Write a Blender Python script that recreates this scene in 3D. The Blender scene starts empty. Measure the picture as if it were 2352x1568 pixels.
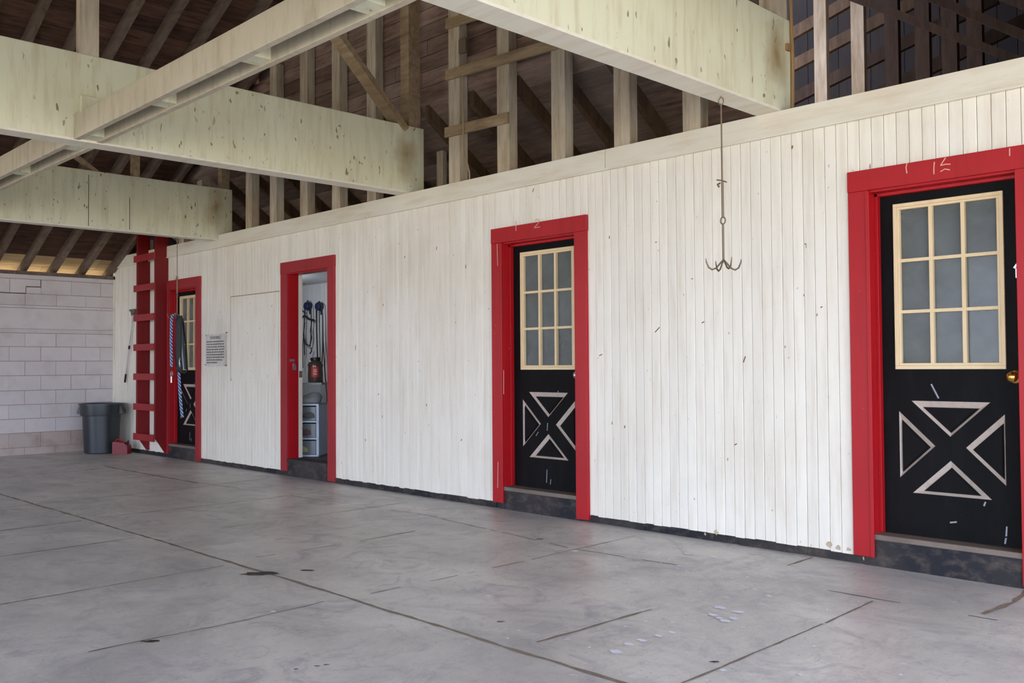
import bpy, bmesh, math, random
from mathutils import Vector, Matrix, Euler
random.seed(7)
sc = bpy.context.scene
col = sc.collection

# ------------------------------------------------------------------ camera
CAM = Vector((0.0, -5.1, 1.14)); FPX = 2127.4
_yaw, _pitch, _roll = -0.79556, 0.025057, -0.0067586
FWD = Vector((math.sin(_yaw)*math.cos(_pitch), math.cos(_yaw)*math.cos(_pitch), math.sin(_pitch)))
_r0 = Vector((math.cos(_yaw), -math.sin(_yaw), 0)); _u0 = _r0.cross(FWD)
RGT = _r0*math.cos(_roll)+_u0*math.sin(_roll); UPV = -_r0*math.sin(_roll)+_u0*math.cos(_roll)
cd = bpy.data.cameras.new('camera'); cam = bpy.data.objects.new('camera', cd); col.objects.link(cam)
cd.sensor_width = 36; cd.lens = FPX/2352*36; cd.clip_start = .05; cd.clip_end = 500
M = Matrix((RGT, UPV, -FWD)).transposed().to_4x4(); M.translation = CAM
cam.matrix_world = M
sc.camera = cam

# ------------------------------------------------------------------ world, sun, exposure
wd = bpy.data.worlds.new('sky'); sc.world = wd; wd.use_nodes = True
nt = wd.node_tree; bg = nt.nodes['Background']
bg.inputs[0].default_value = (.69, .775, 1.0, 1); bg.inputs[1].default_value = 3.0
sd = bpy.data.lights.new('sun', 'SUN'); sd.energy = 6.0; sd.angle = math.radians(1.5); sd.color = (1, .93, .80)
sun = bpy.data.objects.new('sun', sd); col.objects.link(sun)
sun.rotation_euler = Euler((math.radians(-32), math.radians(-22), 0))      # shines from behind the stalls, onto the yard
sc.view_settings.view_transform = 'Standard'; sc.view_settings.look = 'None'
sc.view_settings.gamma = 1; sc.view_settings.use_curve_mapping = False
sc.view_settings.exposure = 1.53

# ------------------------------------------------------------------ helpers
def at(px, py, ax, val):
    """point of the photograph on the world plane axis=val"""
    d = RGT*((px-1176)/FPX) - UPV*((py-784)/FPX) + FWD
    return CAM + d*((val-CAM[ax])/d[ax])

class MB:
    def __init__(s): s.v = []; s.f = []; s.mi = []
    def add(s, vs, fs, m=0):
        o = len(s.v); s.v += [Vector(v) for v in vs]
        s.f += [tuple(i+o for i in f) for f in fs]; s.mi += [m]*len(fs)
    def box(s, x0, x1, y0, y1, z0, z1, m=0):
        s.add([(x0,y0,z0),(x1,y0,z0),(x1,y1,z0),(x0,y1,z0),(x0,y0,z1),(x1,y0,z1),(x1,y1,z1),(x0,y1,z1)],
              [(0,3,2,1),(4,5,6,7),(0,1,5,4),(1,2,6,5),(2,3,7,6),(3,0,4,7)], m); return s
    def bar(s, a, b, w, h, up=(0,0,1), m=0):
        a = Vector(a); b = Vector(b); d = (b-a).normalized(); up = Vector(up)
        sx = d.cross(up).normalized()*w/2; sz = sx.cross(d).normalized()*h/2
        vs = [p+i*sx+j*sz for p in (a, b) for i, j in ((-1,-1),(1,-1),(1,1),(-1,1))]
        s.add(vs, [(0,1,2,3),(7,6,5,4),(0,4,5,1),(1,5,6,2),(2,6,7,3),(3,7,4,0)], m); return s
    def tube(s, pts, r, n=8, m=0, closed=False):
        pts = [Vector(p) for p in pts]; k = len(pts); rings = []
        rr = r if isinstance(r, (list, tuple)) else [r]*k
        prev = None
        for i, p in enumerate(pts):
            if closed: d = pts[(i+1) % k]-pts[i-1]
            else: d = pts[min(i+1, k-1)]-pts[max(i-1, 0)]
            d.normalize()
            if prev is None: ref = Vector((0,0,1)) if abs(d.z) < .9 else Vector((1,0,0)); a = d.cross(ref).normalized()
            else: a = (prev-d*prev.dot(d)).normalized()
            prev = a; b = d.cross(a)
            rings.append([p+(a*math.cos(t)+b*math.sin(t))*rr[i] for t in [2*math.pi*j/n for j in range(n)]])
        vs = [v for q in rings for v in q]; fs = []
        for i in range(k if closed else k-1):
            o = i*n; q = ((i+1) % k)*n
            for j in range(n): fs.append((o+j, o+(j+1) % n, q+(j+1) % n, q+j))
        if not closed: fs.append(tuple(range(n))[::-1]); fs.append(tuple(range((k-1)*n, k*n)))
        s.add(vs, fs, m); return s
    def lathe(s, prof, c=(0,0,0), n=32, m=0):
        c = Vector(c); vs = []; fs = []
        for r, z in prof: vs += [c+Vector((r*math.cos(2*math.pi*j/n), r*math.sin(2*math.pi*j/n), z)) for j in range(n)]
        for i in range(len(prof)-1):
            for j in range(n): fs.append((i*n+j, i*n+(j+1) % n, (i+1)*n+(j+1) % n, (i+1)*n+j))
        fs.append(tuple(range(n))[::-1]); fs.append(tuple(range((len(prof)-1)*n, len(prof)*n)))
        s.add(vs, fs, m); return s
    def prism(s, poly, ext, m=0):
        """poly: list of 3D points, extruded by the vector ext"""
        n = len(poly); e = Vector(ext); vs = [Vector(p) for p in poly]; vs += [v+e for v in vs]
        s.add(vs, [tuple(range(n))[::-1], tuple(range(n, 2*n))]+[(i, (i+1) % n, (i+1) % n+n, i+n) for i in range(n)], m); return s

def build(name, mb, mats, parent=None, origin=None, smooth=False, bevel=0):
    if not isinstance(mats, (list, tuple)): mats = [mats]
    o0 = Vector(origin) if origin is not None else Vector((0,0,0))
    me = bpy.data.meshes.new(name); me.from_pydata([v-o0 for v in mb.v], [], mb.f)
    for m in mats: me.materials.append(m)
    for p, i in zip(me.polygons, mb.mi): p.material_index = i
    bm = bmesh.new(); bm.from_mesh(me); bmesh.ops.recalc_face_normals(bm, faces=bm.faces); bm.to_mesh(me); bm.free()
    if smooth:
        for p in me.polygons: p.use_smooth = True
        try: me.set_sharp_from_angle(angle=math.radians(40))
        except Exception: pass
    ob = bpy.data.objects.new(name, me); col.objects.link(ob); ob.location = o0
    if parent is not None: ob.parent = parent
    if bevel:
        b = ob.modifiers.new('bevel', 'BEVEL'); b.width = bevel; b.segments = 2; b.limit_method = 'ANGLE'
    return ob
def base_of(mb):
    xs = [v.x for v in mb.v]; ys = [v.y for v in mb.v]; zs = [v.z for v in mb.v]
    return ((min(xs)+max(xs))/2, (min(ys)+max(ys))/2, min(zs))
def struct(name, mb, mats, parent=None, **k):
    o = build(name, mb, mats, parent, **k)
    if parent is None: o['kind'] = 'structure'
    return o
def tag(o, label, cat, group=None):
    o['label'] = label; o['category'] = cat
    if group: o['group'] = group
    return o
def solid(name, mb, mats, label, cat, group=None, **k):
    return tag(build(name, mb, mats, origin=base_of(mb), **k), label, cat, group)
def thing(name, label, cat, loc, rz=0, group=None):
    o = bpy.data.objects.new(name, None); col.objects.link(o); o.location = loc; o.rotation_euler = (0,0,rz)
    o.empty_display_size = .1
    return tag(o, label, cat, group)
def sempty(name, loc=(0,0,0)):
    o = bpy.data.objects.new(name, None); col.objects.link(o); o.location = loc; o['kind'] = 'structure'; return o

# ------------------------------------------------------------------ materials
def lin(c): return tuple((x/255/12.92 if x/255 <= .04045 else ((x/255+.055)/1.055)**2.4) for x in c)
class N:
    def __init__(s, name):
        s.m = bpy.data.materials.new(name); s.m.use_nodes = True; s.t = s.m.node_tree
        s.b = s.t.nodes['Principled BSDF']
    def n(s, typ, **k):
        o = s.t.nodes.new(typ)
        for a, b in k.items(): setattr(o, a, b)
        return o
    def l(s, a, b): s.t.links.new(a, b)
    def coord(s, scale=(1,1,1), world=True):
        if world: src = s.n('ShaderNodeNewGeometry').outputs['Position']
        else: src = s.n('ShaderNodeTexCoord').outputs['Object']
        mp = s.n('ShaderNodeMapping'); mp.inputs['Scale'].default_value = scale; s.l(src, mp.inputs['Vector'])
        return mp.outputs[0]
    def noise(s, vec, scale, detail=4, rough=.6, dist=0):
        o = s.n('ShaderNodeTexNoise'); o.inputs['Scale'].default_value = scale; o.inputs['Detail'].default_value = detail
        o.inputs['Roughness'].default_value = rough; o.inputs['Distortion'].default_value = dist
        s.l(vec, o.inputs['Vector']); return o.outputs['Fac']
    def ramp(s, fac, p0, p1, c0=(0,0,0,1), c1=(1,1,1,1)):
        o = s.n('ShaderNodeValToRGB'); e = o.color_ramp.elements
        e[0].position = p0; e[1].position = p1; e[0].color = c0; e[1].color = c1
        s.l(fac, o.inputs[0]); return o.outputs[0]
    def mix(s, fac, a, b, mode='MIX'):
        o = s.n('ShaderNodeMix', data_type='RGBA', blend_type=mode)
        for inp, v in ((0, fac), (6, a), (7, b)):
            if hasattr(v, 'is_linked') or hasattr(v, 'links'): s.l(v, o.inputs[inp])
            elif inp == 0: o.inputs[0].default_value = v
            else: o.inputs[inp].default_value = (*v[:3], 1)
        return o.outputs[2]
    def mul(s, a, k):
        o = s.n('ShaderNodeMath', operation='MULTIPLY'); s.l(a, o.inputs[0])
        if hasattr(k, 'links'): s.l(k, o.inputs[1])
        else: o.inputs[1].default_value = k
        return o.outputs[0]
    def bump(s, h, strength=.3, dist=.01):
        o = s.n('ShaderNodeBump'); o.inputs['Strength'].default_value = strength; o.inputs['Distance'].default_value = dist
        s.l(h, o.inputs['Height']); s.l(o.outputs[0], s.b.inputs['Normal'])
    def island(s, lo=.85, hi=1.08):
        g = s.n('ShaderNodeNewGeometry'); mr = s.n('ShaderNodeMapRange')
        mr.inputs[3].default_value = lo; mr.inputs[4].default_value = hi
        s.l(g.outputs['Random Per Island'], mr.inputs[0]); return mr.outputs[0]
    def done(s, c, rough=.6, spec=.5, metal=0):
        if hasattr(c, 'links'): s.l(c, s.b.inputs['Base Color'])
        else: s.b.inputs['Base Color'].default_value = (*c[:3], 1)
        if hasattr(rough, 'links'): s.l(rough, s.b.inputs['Roughness'])
        else: s.b.inputs['Roughness'].default_value = rough
        s.b.inputs['Specular IOR Level'].default_value = spec; s.b.inputs['Metallic'].default_value = metal
        return s.m

def plain(name, rgb, rough=.6, metal=0, spec=.5): return N(name).done(lin(rgb), rough, spec, metal)

def painted(name, rgb, stain, amt=.5, scale=1.5, streak=(9,9,.9), isl=None, rough=.55, specks=0, speck_rgb=(90,70,50), bumpk=.15, chip=None, chip_rgb=(210,200,180), world=True, sp=.68):
    s = N(name); c = lin(rgb); st = lin(stain)
    v = s.coord(streak, world); w = s.coord((1,1,1), world)
    f = s.ramp(s.noise(v, scale, 6, .65), .48, .78)
    f2 = s.ramp(s.noise(w, .9, 4, .6, .5), .45, .75)
    x = s.mix(s.mul(f, amt), c, st)
    x = s.mix(s.mul(f2, amt*.6), x, st)
    if isl: 
        g = s.island(*isl); o = s.n('ShaderNodeCombineColor')
        for i in range(3): s.l(g, o.inputs[i])
        x = s.mix(1.0, x, o.outputs[0], 'MULTIPLY')
    if specks:
        q = s.ramp(s.noise(s.coord((1,1,.45), world), specks, 2, .4), sp, sp+.03)
        q2 = s.mul(q, s.ramp(s.noise(w, 2.5, 2), .40, .52))
        x = s.mix(s.mul(q2, .75), x, lin(speck_rgb))
    if chip:
        q = s.ramp(s.noise(w, chip, 5, .75), .68, .72); x = s.mix(s.mul(q, .6), x, lin(chip_rgb))
    s.bump(s.noise(w, 30, 5, .6), bumpk, .004)
    return s.done(x, rough, .35)

def rough_wood(name, rgb, dark, grain=(3,3,30), isl=(.6,1.15), amt=.8, whit=0, world=True):
    s = N(name); v = s.coord(grain, world); w = s.coord((1,1,1), world)
    x = s.mix(s.mul(s.ramp(s.noise(v, 2.2, 6, .65, .3), .38, .7), amt), lin(rgb), lin(dark))
    x = s.mix(s.mul(s.ramp(s.noise(w, 1.2, 4, .6), .45, .7), .5), x, lin(dark))
    if whit: x = s.mix(s.mul(s.ramp(s.noise(w, .8, 3), .45, .65), whit), x, lin((175,168,160)))
    g = s.island(*isl); o = s.n('ShaderNodeCombineColor')
    for i in range(3): s.l(g, o.inputs[i])
    x = s.mix(1.0, x, o.outputs[0], 'MULTIPLY')
    s.bump(s.noise(v, 6, 4), .3, .006)
    return s.done(x, .8, .2)

m_wall = painted('white_painted_beadboard', (237,232,216), (186,164,128), .34, 1.4, (14,14,1.1), (.95,1.03), .5, specks=48, speck_rgb=(120,95,70), sp=.725)
m_band = painted('cream_top_board', (226,222,205), (188,160,112), .45, 1.5, (1.2,9,9), None, .55)
m_backing = plain('worn_groove_paint', (206,186,150), .8)  # beige-tan worn paint showing in the board grooves
m_beam = painted('cream_beam_paint', (216,217,190), (170,150,108), .5, 1.8, (9,9,1.1), None, .55, specks=32, speck_rgb=(92,76,50), sp=.685)
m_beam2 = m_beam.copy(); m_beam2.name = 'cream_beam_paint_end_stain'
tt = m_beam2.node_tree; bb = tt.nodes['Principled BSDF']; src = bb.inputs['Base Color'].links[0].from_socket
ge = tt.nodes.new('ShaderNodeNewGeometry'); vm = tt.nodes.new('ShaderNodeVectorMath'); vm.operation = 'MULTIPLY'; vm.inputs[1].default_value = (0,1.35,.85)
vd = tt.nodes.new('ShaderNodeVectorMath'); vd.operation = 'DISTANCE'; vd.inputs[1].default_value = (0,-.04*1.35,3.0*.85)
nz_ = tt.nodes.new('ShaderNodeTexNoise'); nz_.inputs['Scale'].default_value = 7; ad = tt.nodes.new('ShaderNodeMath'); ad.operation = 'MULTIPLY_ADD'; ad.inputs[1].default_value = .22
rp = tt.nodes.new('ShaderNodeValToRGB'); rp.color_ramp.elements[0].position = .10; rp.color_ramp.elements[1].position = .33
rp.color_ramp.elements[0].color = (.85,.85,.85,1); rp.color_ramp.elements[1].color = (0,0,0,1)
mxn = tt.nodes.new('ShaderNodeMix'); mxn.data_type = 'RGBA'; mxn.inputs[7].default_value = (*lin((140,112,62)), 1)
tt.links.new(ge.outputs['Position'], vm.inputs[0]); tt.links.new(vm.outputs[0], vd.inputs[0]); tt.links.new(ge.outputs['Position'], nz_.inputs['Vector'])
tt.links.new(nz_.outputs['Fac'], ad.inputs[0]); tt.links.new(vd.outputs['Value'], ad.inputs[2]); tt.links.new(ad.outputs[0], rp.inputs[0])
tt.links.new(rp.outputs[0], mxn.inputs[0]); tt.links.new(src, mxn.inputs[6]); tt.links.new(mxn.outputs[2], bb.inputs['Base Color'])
m_rail = painted('weathered_rail_paint', (190,182,160), (138,120,92), .6, 1.8, (9,9,2), None, .6)
m_block = painted('white_painted_block', (212,205,202), (165,148,138), .35, 1.6, (2,2,2), (.93,1.03), .75, bumpk=.5)
m_blockdirty = painted('dusty_lower_block', (190,176,166), (140,115,98), .7, 1.6, (2,2,2), (.9,1.03), .8, bumpk=.5)
m_mortar = plain('mortar_joint', (142,128,120), .9)
m_dusty = painted('dusty_red_paint', (158,44,48), (124,26,30), .5, 1.4, (9,9,.8), None, .5, chip=26, chip_rgb=(190,110,105))
m_red = painted('barn_red_paint', (172,18,26), (128,14,20), .5, 1.4, (9,9,.8), None, .42, chip=26, chip_rgb=(215,120,115))
m_redwall = painted('dark_red_ladder_paint', (120,10,16), (88,8,12), .5, 1.4, (9,9,.8), None, .45)
m_black = painted('black_door_paint', (13,13,14), (30,29,29), .5, 2.2, (5,5,1.2), None, .62, chip=30, chip_rgb=(95,98,105))
m_black.node_tree.nodes['Principled BSDF'].inputs['Specular IOR Level'].default_value = .12
m_curb = painted('black_curb_paint', (30,31,36), (92,82,72), .95, 5, (2,2,3), None, .7, chip=11, chip_rgb=(112,104,94), bumpk=.8)
m_step = painted('worn_step_top', (122,110,98), (78,70,64), .6, 2, (2,9,2), None, .8)
m_taupe = painted('dusty_moulding_edge', (184,170,156), (120,108,98), .4, 3, (9,9,9), None, .6)
m_cream = painted('cream_window_frame', (226,204,160), (196,168,118), .4, 2, (9,9,3), None, .5)
m_sheath = rough_wood('roof_sheathing_wood', (118,88,74), (60,42,34), (12,1.4,12), (.6,1.15))
m_gable = rough_wood('gable_boarding_wood', (150,126,112), (80,60,52), (1.4,12,12), (.65,1.15), whit=.25)
m_rafter = rough_wood('rafter_wood', (124,106,92), (72,56,46), (1.5,9,9), (.8,1.05), whit=.15)
m_stud = rough_wood('stud_wood', (208,198,176), (136,112,82), (9,9,1.0), (.92,1.05), .7, whit=.2)
m_tan = rough_wood('tan_board_wood', (176,156,124), (118,96,70), (1.5,9,9), (.9,1.05))
m_shadew = rough_wood('shade_dark_loft_wood', (74,58,46), (44,34,28), (9,9,1.5), (.8,1.1))  # wood darkened so that its colour carries the loft's shade
m_dim = rough_wood('loft_wood', (112,92,72), (66,50,38), (9,9,1.5), (.8,1.1))  # loft wood with some of the shade put into its colour
m_metal = plain('rusty_hook_metal', (132,118,98), .55, .6)
m_steel = plain('bright_steel', (200,200,200), .3, .9)
m_brass = plain('brass', (205,165,85), .25, 1)
m_alu = plain('aluminium_pole', (215,215,215), .35, .7)
m_blackpl = plain('black_plastic', (22,22,24), .5)
m_leather = plain('black_leather_strap', (20,19,20), .6)
m_blue = plain('blue_rack_paint', (18,24,66), .5)
m_tackwall = painted('grey_white_tack_room_board', (190,192,198), (150,150,155), .3, 1.5, (9,9,1), (.95,1.03), .6)

# ------------------------------------------------------------------ floor
FX0, FX1, FY0, FY1 = -13.17, 6.0, -10.0, 0.0
s = N('worn_concrete_floor'); w = s.coord()
x = s.mix(s.ramp(s.noise(s.coord((1,1.6,1)), .8, 10, .7, .8), .36, .64), lin((180,177,171)), lin((217,212,202)))
x = s.mix(s.mul(s.ramp(s.noise(w, 3.2, 8, .75, 1.6), .50, .66), .6), x, lin((148,147,152)))
x = s.mix(s.mul(s.ramp(s.noise(s.coord((3,1,1)), 9, 8, .8, .5), .52, .70), .4), x, lin((146,138,130)))
x = s.mix(s.mul(s.ramp(s.noise(w, 60, 3, .6), .62, .70), .45), x, lin((95,85,78)))
x = s.mix(s.mul(s.ramp(s.noise(w, 19, 4, .6), .66, .70), .5), x, lin((222,222,226)))
s.bump(s.noise(w, 9, 6, .6), .25, .01)
m_floor = s.done(x, s.ramp(s.noise(w, 3, 7), .3, .8, (.30,)*3+(1,), (.62,)*3+(1,)), .5)
m_joint = painted('gritty_floor_joint', (124,110,96), (164,148,126), .8, 14, (2,2,2), None, .9)
m_spot = painted('dark_floor_stain', (62,54,48), (92,84,76), .6, 7, (2,2,2), None, .9)
m_drop = plain('white_dropping', (228,230,238), .8)
mb = MB(); mb.box(FX0-.25, FX1, FY0, FY1+.3, -.12, 0)
floor = struct('floor', mb, m_floor)

def jag_strip(mb, pts, w, seed, step=.06, z=.0015, gap=0.0):
    rnd = random.Random(seed)
    P = []
    for (x0, y0), (x1, y1) in zip(pts[:-1], pts[1:]):
        n = max(2, int(math.hypot(x1-x0, y1-y0)/step))
        for i in range(n): P.append(Vector((x0+(x1-x0)*i/n, y0+(y1-y0)*i/n, z)))
    P.append(Vector((*pts[-1], z)))
    off = 0; L = []; R_ = []; on = True
    for i, p in enumerate(P):
        d = (P[min(i+1, len(P)-1)]-P[max(i-1, 0)]).normalized(); nrm = Vector((-d.y, d.x, 0))
        off = off*.9+rnd.uniform(-.004, .004); h = w*rnd.uniform(.25, .68)
        L.append(p+nrm*(off+h)); R_.append(p+nrm*(off-h*rnd.uniform(.6, 1)))
    for i in range(len(P)-1):
        if rnd.random() < gap*.15: on = not on
        elif not on and rnd.random() < .1: on = True
        if on: mb.add([L[i], L[i+1], R_[i+1], R_[i]], [(0,1,2,3)])
mb = MB()
jag_strip(mb, [(-13.1,-2.55),(-9.25,-2.53),(-4.7,-2.47),(-2.61,-2.49),(1.5,-2.47)], .021, 1)
for k, (xx, ya, yb, ww, g) in enumerate([(-3.87,-2.6,-3.7,.012,0),(-4.97,-2.55,-5.2,.012,0),(-6.22,-2.55,-5,.015,0),(-7.2,-2.55,-5,.02,0),
        (-8.38,-1.0,-4.5,.014,.4),(-9.6,-.9,-4.5,.014,.3),(-10.7,-.95,-4.5,.018,0),(-11.9,-.4,-4.5,.014,.3),
        (-3.84,-.2,-2.35,.010,1.2),(-5.05,-1.1,-2.3,.012,.4),(-6.15,-.3,-2.4,.010,.9),(-7.25,-.3,-2.4,.014,.4),
        (-2.67,-.02,-2.35,.016,.1),(-1.98,-.76,-3.9,.013,0),(-1.53,-.0,-.64,.03,0)]):
    jag_strip(mb, [(xx, ya), (xx+.03, (ya+yb)/2), (xx, yb)], ww, 20+k, gap=g)
jag_strip(mb, [(-11,-.95),(-10.6,-.97),(-8.7,-.93)], .03, 41)
jag_strip(mb, [(-8.6,-.9),(-5.5,-.62),(-3.9,-.8),(-2.6,-.72),(-1.2,-.7),(.5,-.68)], .010, 42, gap=1.4)
jag_strip(mb, [(-8.5,-.25),(-8.44,-.93)], .012, 43)
build('floor_joint', mb, m_joint, floor)
def blob(mb, c, rx, ry, seed, z=.002, n=18, rot=0):
    rnd = random.Random(seed); vs = []
    for i in range(n):
        t = 2*math.pi*i/n; k = rnd.uniform(.65, 1.15)
        a, b = rx*k*math.cos(t), ry*k*math.sin(t)
        vs.append((c[0]+a*math.cos(rot)-b*math.sin(rot), c[1]+a*math.sin(rot)+b*math.cos(rot), z))
    mb.add(vs, [tuple(range(n))])
mb = MB()
for i, (px, py, r) in enumerate([(600,1317,.11),(706,1310,.045),(345,1473,.04),(1150,1428,.02),(728,1530,.014),(750,1527,.014),(680,1537,.012),(1240,1238,.03),(1640,1520,.02)]):
    p = at(px, py, 2, 0); blob(mb, (p.x, p.y), r, r*.45, i+3, rot=.8)
build('floor_stain', mb, m_spot, floor)
mb = MB()
for i, (px, py, r) in enumerate([(1653,1396,.028),(1695,1406,.026),(1638,1413,.022),(1665,1426,.024),(1685,1421,.02),(1652,1420,.015),(1415,1497,.026),(1444,1480,.019),(1474,1471,.02),(1513,1461,.016),(1544,1453,.015),(1766,1369,.014),(1660,1540,.012),(1320,1266,.022),(1580,1272,.022),(1640,1280,.02),(1560,1300,.016),(1122,1369,.014),(627,1405,.014)]):
    p = at(px, py, 2, 0); blob(mb, (p.x, p.y), r*1.25, r*.9, i+70, z=.003, n=22)
rnd = random.Random(5)
for i in range(150):
    px, py = (rnd.gauss(1000, 110), rnd.gauss(1185, 14)) if i < 70 else (rnd.gauss(1590, 130), rnd.gauss(1305, 26))
    if i > 125: px, py = rnd.uniform(900, 2300), rnd.uniform(1330, 1560)
    p = at(px, py, 2, 0)
    if p.y < -.1: blob(mb, (p.x, p.y), rnd.uniform(.004, .014), rnd.uniform(.003, .009), i+200, z=.003, n=9, rot=rnd.random()*3)
build('dropping_splash', mb, m_drop, floor)

# ground outside the barn
s = N('sunlit_yard_ground'); w = s.coord()
x = s.mix(s.ramp(s.noise(w, .35, 5), .4, .62), lin((172,160,128)), lin((196,180,156)))
m_yard = s.done(x, .9, .2)
mb = MB(); mb.add([(-70,-70,-.06),(70,-70,-.06),(70,70,-.06),(-70,70,-.06)], [(0,1,2,3)])
struct('ground', mb, m_yard)

# ------------------------------------------------------------------ wall with the stall doors
ZT = 2.67; ZB = .05
DOORS = {1: (-11.40, -10.62), 2: (-8.56, -7.77), 3: (-5.31, -4.515), 4: (-2.32, -1.535)}
OPT = 2.11; SILL = .18
mb = MB(); bw = .0705; x = FX0+.02; rnd = random.Random(3)
while x < 1.6:
    x0, x1 = x+.0012, x+bw-.0012
    segs = [(x0, x1, ZB+rnd.uniform(-.004, .004), ZT)]
    for a, b in DOORS.values():
        a -= .05; b += .05; new = []
        for q0, q1, z0, z1 in segs:
            if q1 <= a or q0 >= b: new.append((q0, q1, z0, z1)); continue
            if z1 > OPT+.03: new.append((q0, q1, max(z0, OPT+.03), z1))
            if z0 < OPT+.03:
                if q0 < a: new.append((q0, a, z0, OPT+.03))
                if q1 > b: new.append((b, q1, z0, OPT+.03))
        segs = new
    dy = rnd.uniform(-.0012, .0012)
    for q0, q1, z0, z1 in segs:
        e = .0026
        mb.add([(q0, .012, z0), (q0, .003+dy, z0), (q0+e, dy, z0), (q1-e, dy, z0), (q1, .003+dy, z0), (q1, .012, z0),
                (q0, .012, z1), (q0, .003+dy, z1), (q0+e, dy, z1), (q1-e, dy, z1), (q1, .003+dy, z1), (q1, .012, z1)],
               [(0,1,7,6),(1,2,8,7),(2,3,9,8),(3,4,10,9),(4,5,11,10),(0,5,4,3,2,1),(6,7,8,9,10,11)])
    x += bw
# the wall body behind the boards
xs = [FX0]+[v for k in sorted(DOORS) for v in DOORS[k]]+[1.6]
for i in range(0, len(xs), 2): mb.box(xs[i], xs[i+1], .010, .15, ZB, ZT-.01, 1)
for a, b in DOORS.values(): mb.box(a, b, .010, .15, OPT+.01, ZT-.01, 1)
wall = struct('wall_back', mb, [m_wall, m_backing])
mb = MB(); mb.box(FX0, -4.225, -.022, .16, 2.53, ZT); mb.box(-4.22, 1.6, -.020, .16, 2.53, ZT)
struct('trim_1', mb, m_band)
# a fine bead under the top board
mb = MB(); mb.box(FX0, 1.6, -.028, -.018, 2.52, 2.533); struct('trim_2', mb, m_band)
# black curb
mb = MB(); n = 160; a = FX0; rnd = random.Random(9)
for i in range(n):
    b = a+14.8/n; mb.box(a, b, .006+rnd.uniform(-.004, .004), .15, -.01, .052+rnd.uniform(-.004, .0)); a = b
struct('baseboard_back', mb, m_curb)
# rotten board foot and corner chips
mb = MB(); rnd = random.Random(2)
for px, py, r in ((1645,1221,.03),(1620,1226,.015),(1905,1250,.03),(1925,1258,.03),(1950,1262,.025),(1985,1282,.02)):
    c = at(px, py, 1, 0)
    pts = [(c.x+r*.6*rnd.uniform(.5,1.1)*math.cos(t), -.004, c.z+r*.6*rnd.uniform(.3,1.1)*math.sin(t)) for t in [k*math.pi*2/9 for k in range(9)]]
    mb.prism(pts, (0, .006, 0))
build('splintered_board_foot', mb, painted('bare_rotten_wood', (196,178,150), (120,95,70), .8, 12, (3,3,1), None, .9), wall)
# nicks and scuffs in the paint
mb = MB()
for i, (px, py, l, a) in enumerate([(1507,556,.012,0),(817,798,.05,1.4),(1510,757,.05,.7),(1225,437,.03,1.2),(1820,338,.02,1.4),(1003,570,.03,1.4),(1710,825,.04,1.2),(1615,740,.02,.4),(998,440,.03,1.1),(930,590,.02,1.3),(1070,612,.03,1.5),(880,700,.02,1.4),(1690,1020,.02,.5),(1400,545,.02,1.5),(1380,815,.03,.3),(870,905,.02,1),(980,930,.02,1.3),(1060,1010,.02,1.2),(840,1010,.02,1.2),(1170,800,.015,1),(1590,640,.01,0),(1887,705,.012,.3),(1850,560,.01,0),(1435,980,.02,1.3)]):
    c = at(px, py, 1, 0); d = Vector((math.cos(a), 0, math.sin(a)))*l/2
    mb.bar(c-d+Vector((0,-.0012,0)), c+d+Vector((0,-.0012,0)), .002, .006, (0,1,0) if False else (0,0,1) if abs(d.z) < abs(d.x) else (1,0,0))
build('paint_nick', mb, plain('bare_wood_nick', (120,82,62), .8), wall)

# hatch panel
mb = MB()
mb.box(-9.77, -8.73, -.007, -.001, 1.0, 1.93)
hp = solid('wall_hatch', mb, m_wall, 'flat white hatch panel set in the beadboard wall between the notice and the open doorway', 'hatch')
mb = MB(); mb.box(-9.775, -8.72, -.006, 0, 1.93, 1.94); mb.box(-9.78, -9.77, -.006, 0, .98, 1.94)
build('hatch_joint', mb, plain('dark_joint', (158,138,110), .9), hp).location = -Vector(base_of(mb)) * 0 - hp.location
mb = MB(); mb.bar((-9.6,-.001,.37), (-9.6,-.001,.73), .004, .004); mb.bar((-9.0,-.001,1.3), (-9.0,-.001,1.3001), .004, .004)
build('wall_crack', mb, plain('crack_dark', (60,50,42), .9), wall)

# ------------------------------------------------------------------ block wall on the left
mb = MB(); rnd = random.Random(11); X = FX0
rows = [0, .10, .29, .475, .66, .845, 1.04, 1.23, 1.42, 1.60, 1.655, 1.93, 1.965, 2.12, 2.31, 2.37]
for r in range(len(rows)-1):
    z0, z1 = rows[r], rows[r+1]; h = z1-z0
    thin = h < .08; plank = thin or (1.6 < z0 < 1.95)
    L = 3.0 if plank else .385
    y = .0-(.19 if r % 2 else 0); ymin = -10
    if y < 0: segs = [(y, 0)]
    else: segs = []
    while y > ymin: segs.append((y-L, y)); y -= L
    for a, b in segs:
        dep = rnd.uniform(-.003, .003)+(.022 if thin else 0)
        g = rnd.choice((.001,.002,.003,.004))
        mb.box(X-.02, X+dep, a+g, b-g, z0+(.002 if plank else .0035), z1-.0035, 1 if z1 < .3 else 0)
mb.box(X-.2, X-.006, -10, .15, -.1, 2.37, 2)
wl = struct('wall_left', mb, [m_block, m_blockdirty, m_mortar])
mb = MB(); mb.bar((X+.003,-1.15,2.12),(X+.003,-1.5,2.12), .004, .012); mb.bar((X+.003,-1.15,2.12),(X+.003,-1.15,2.2), .004, .012, (1,0,0))
mb.bar((X+.003,-1.15,2.21),(X+.003,-.97,2.215), .004, .012); mb.bar((X+.003,-.97,2.2),(X+.003,-.97,2.36), .004, .01, (1,0,0))
build('stepped_crack', mb, plain('crack_brown', (84,66,56), .9), wl)
mb = MB(); mb.box(X-.2, X+.02, -10, -.0, 2.37, 2.415); struct('trim_3', mb, m_rafter)
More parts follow.
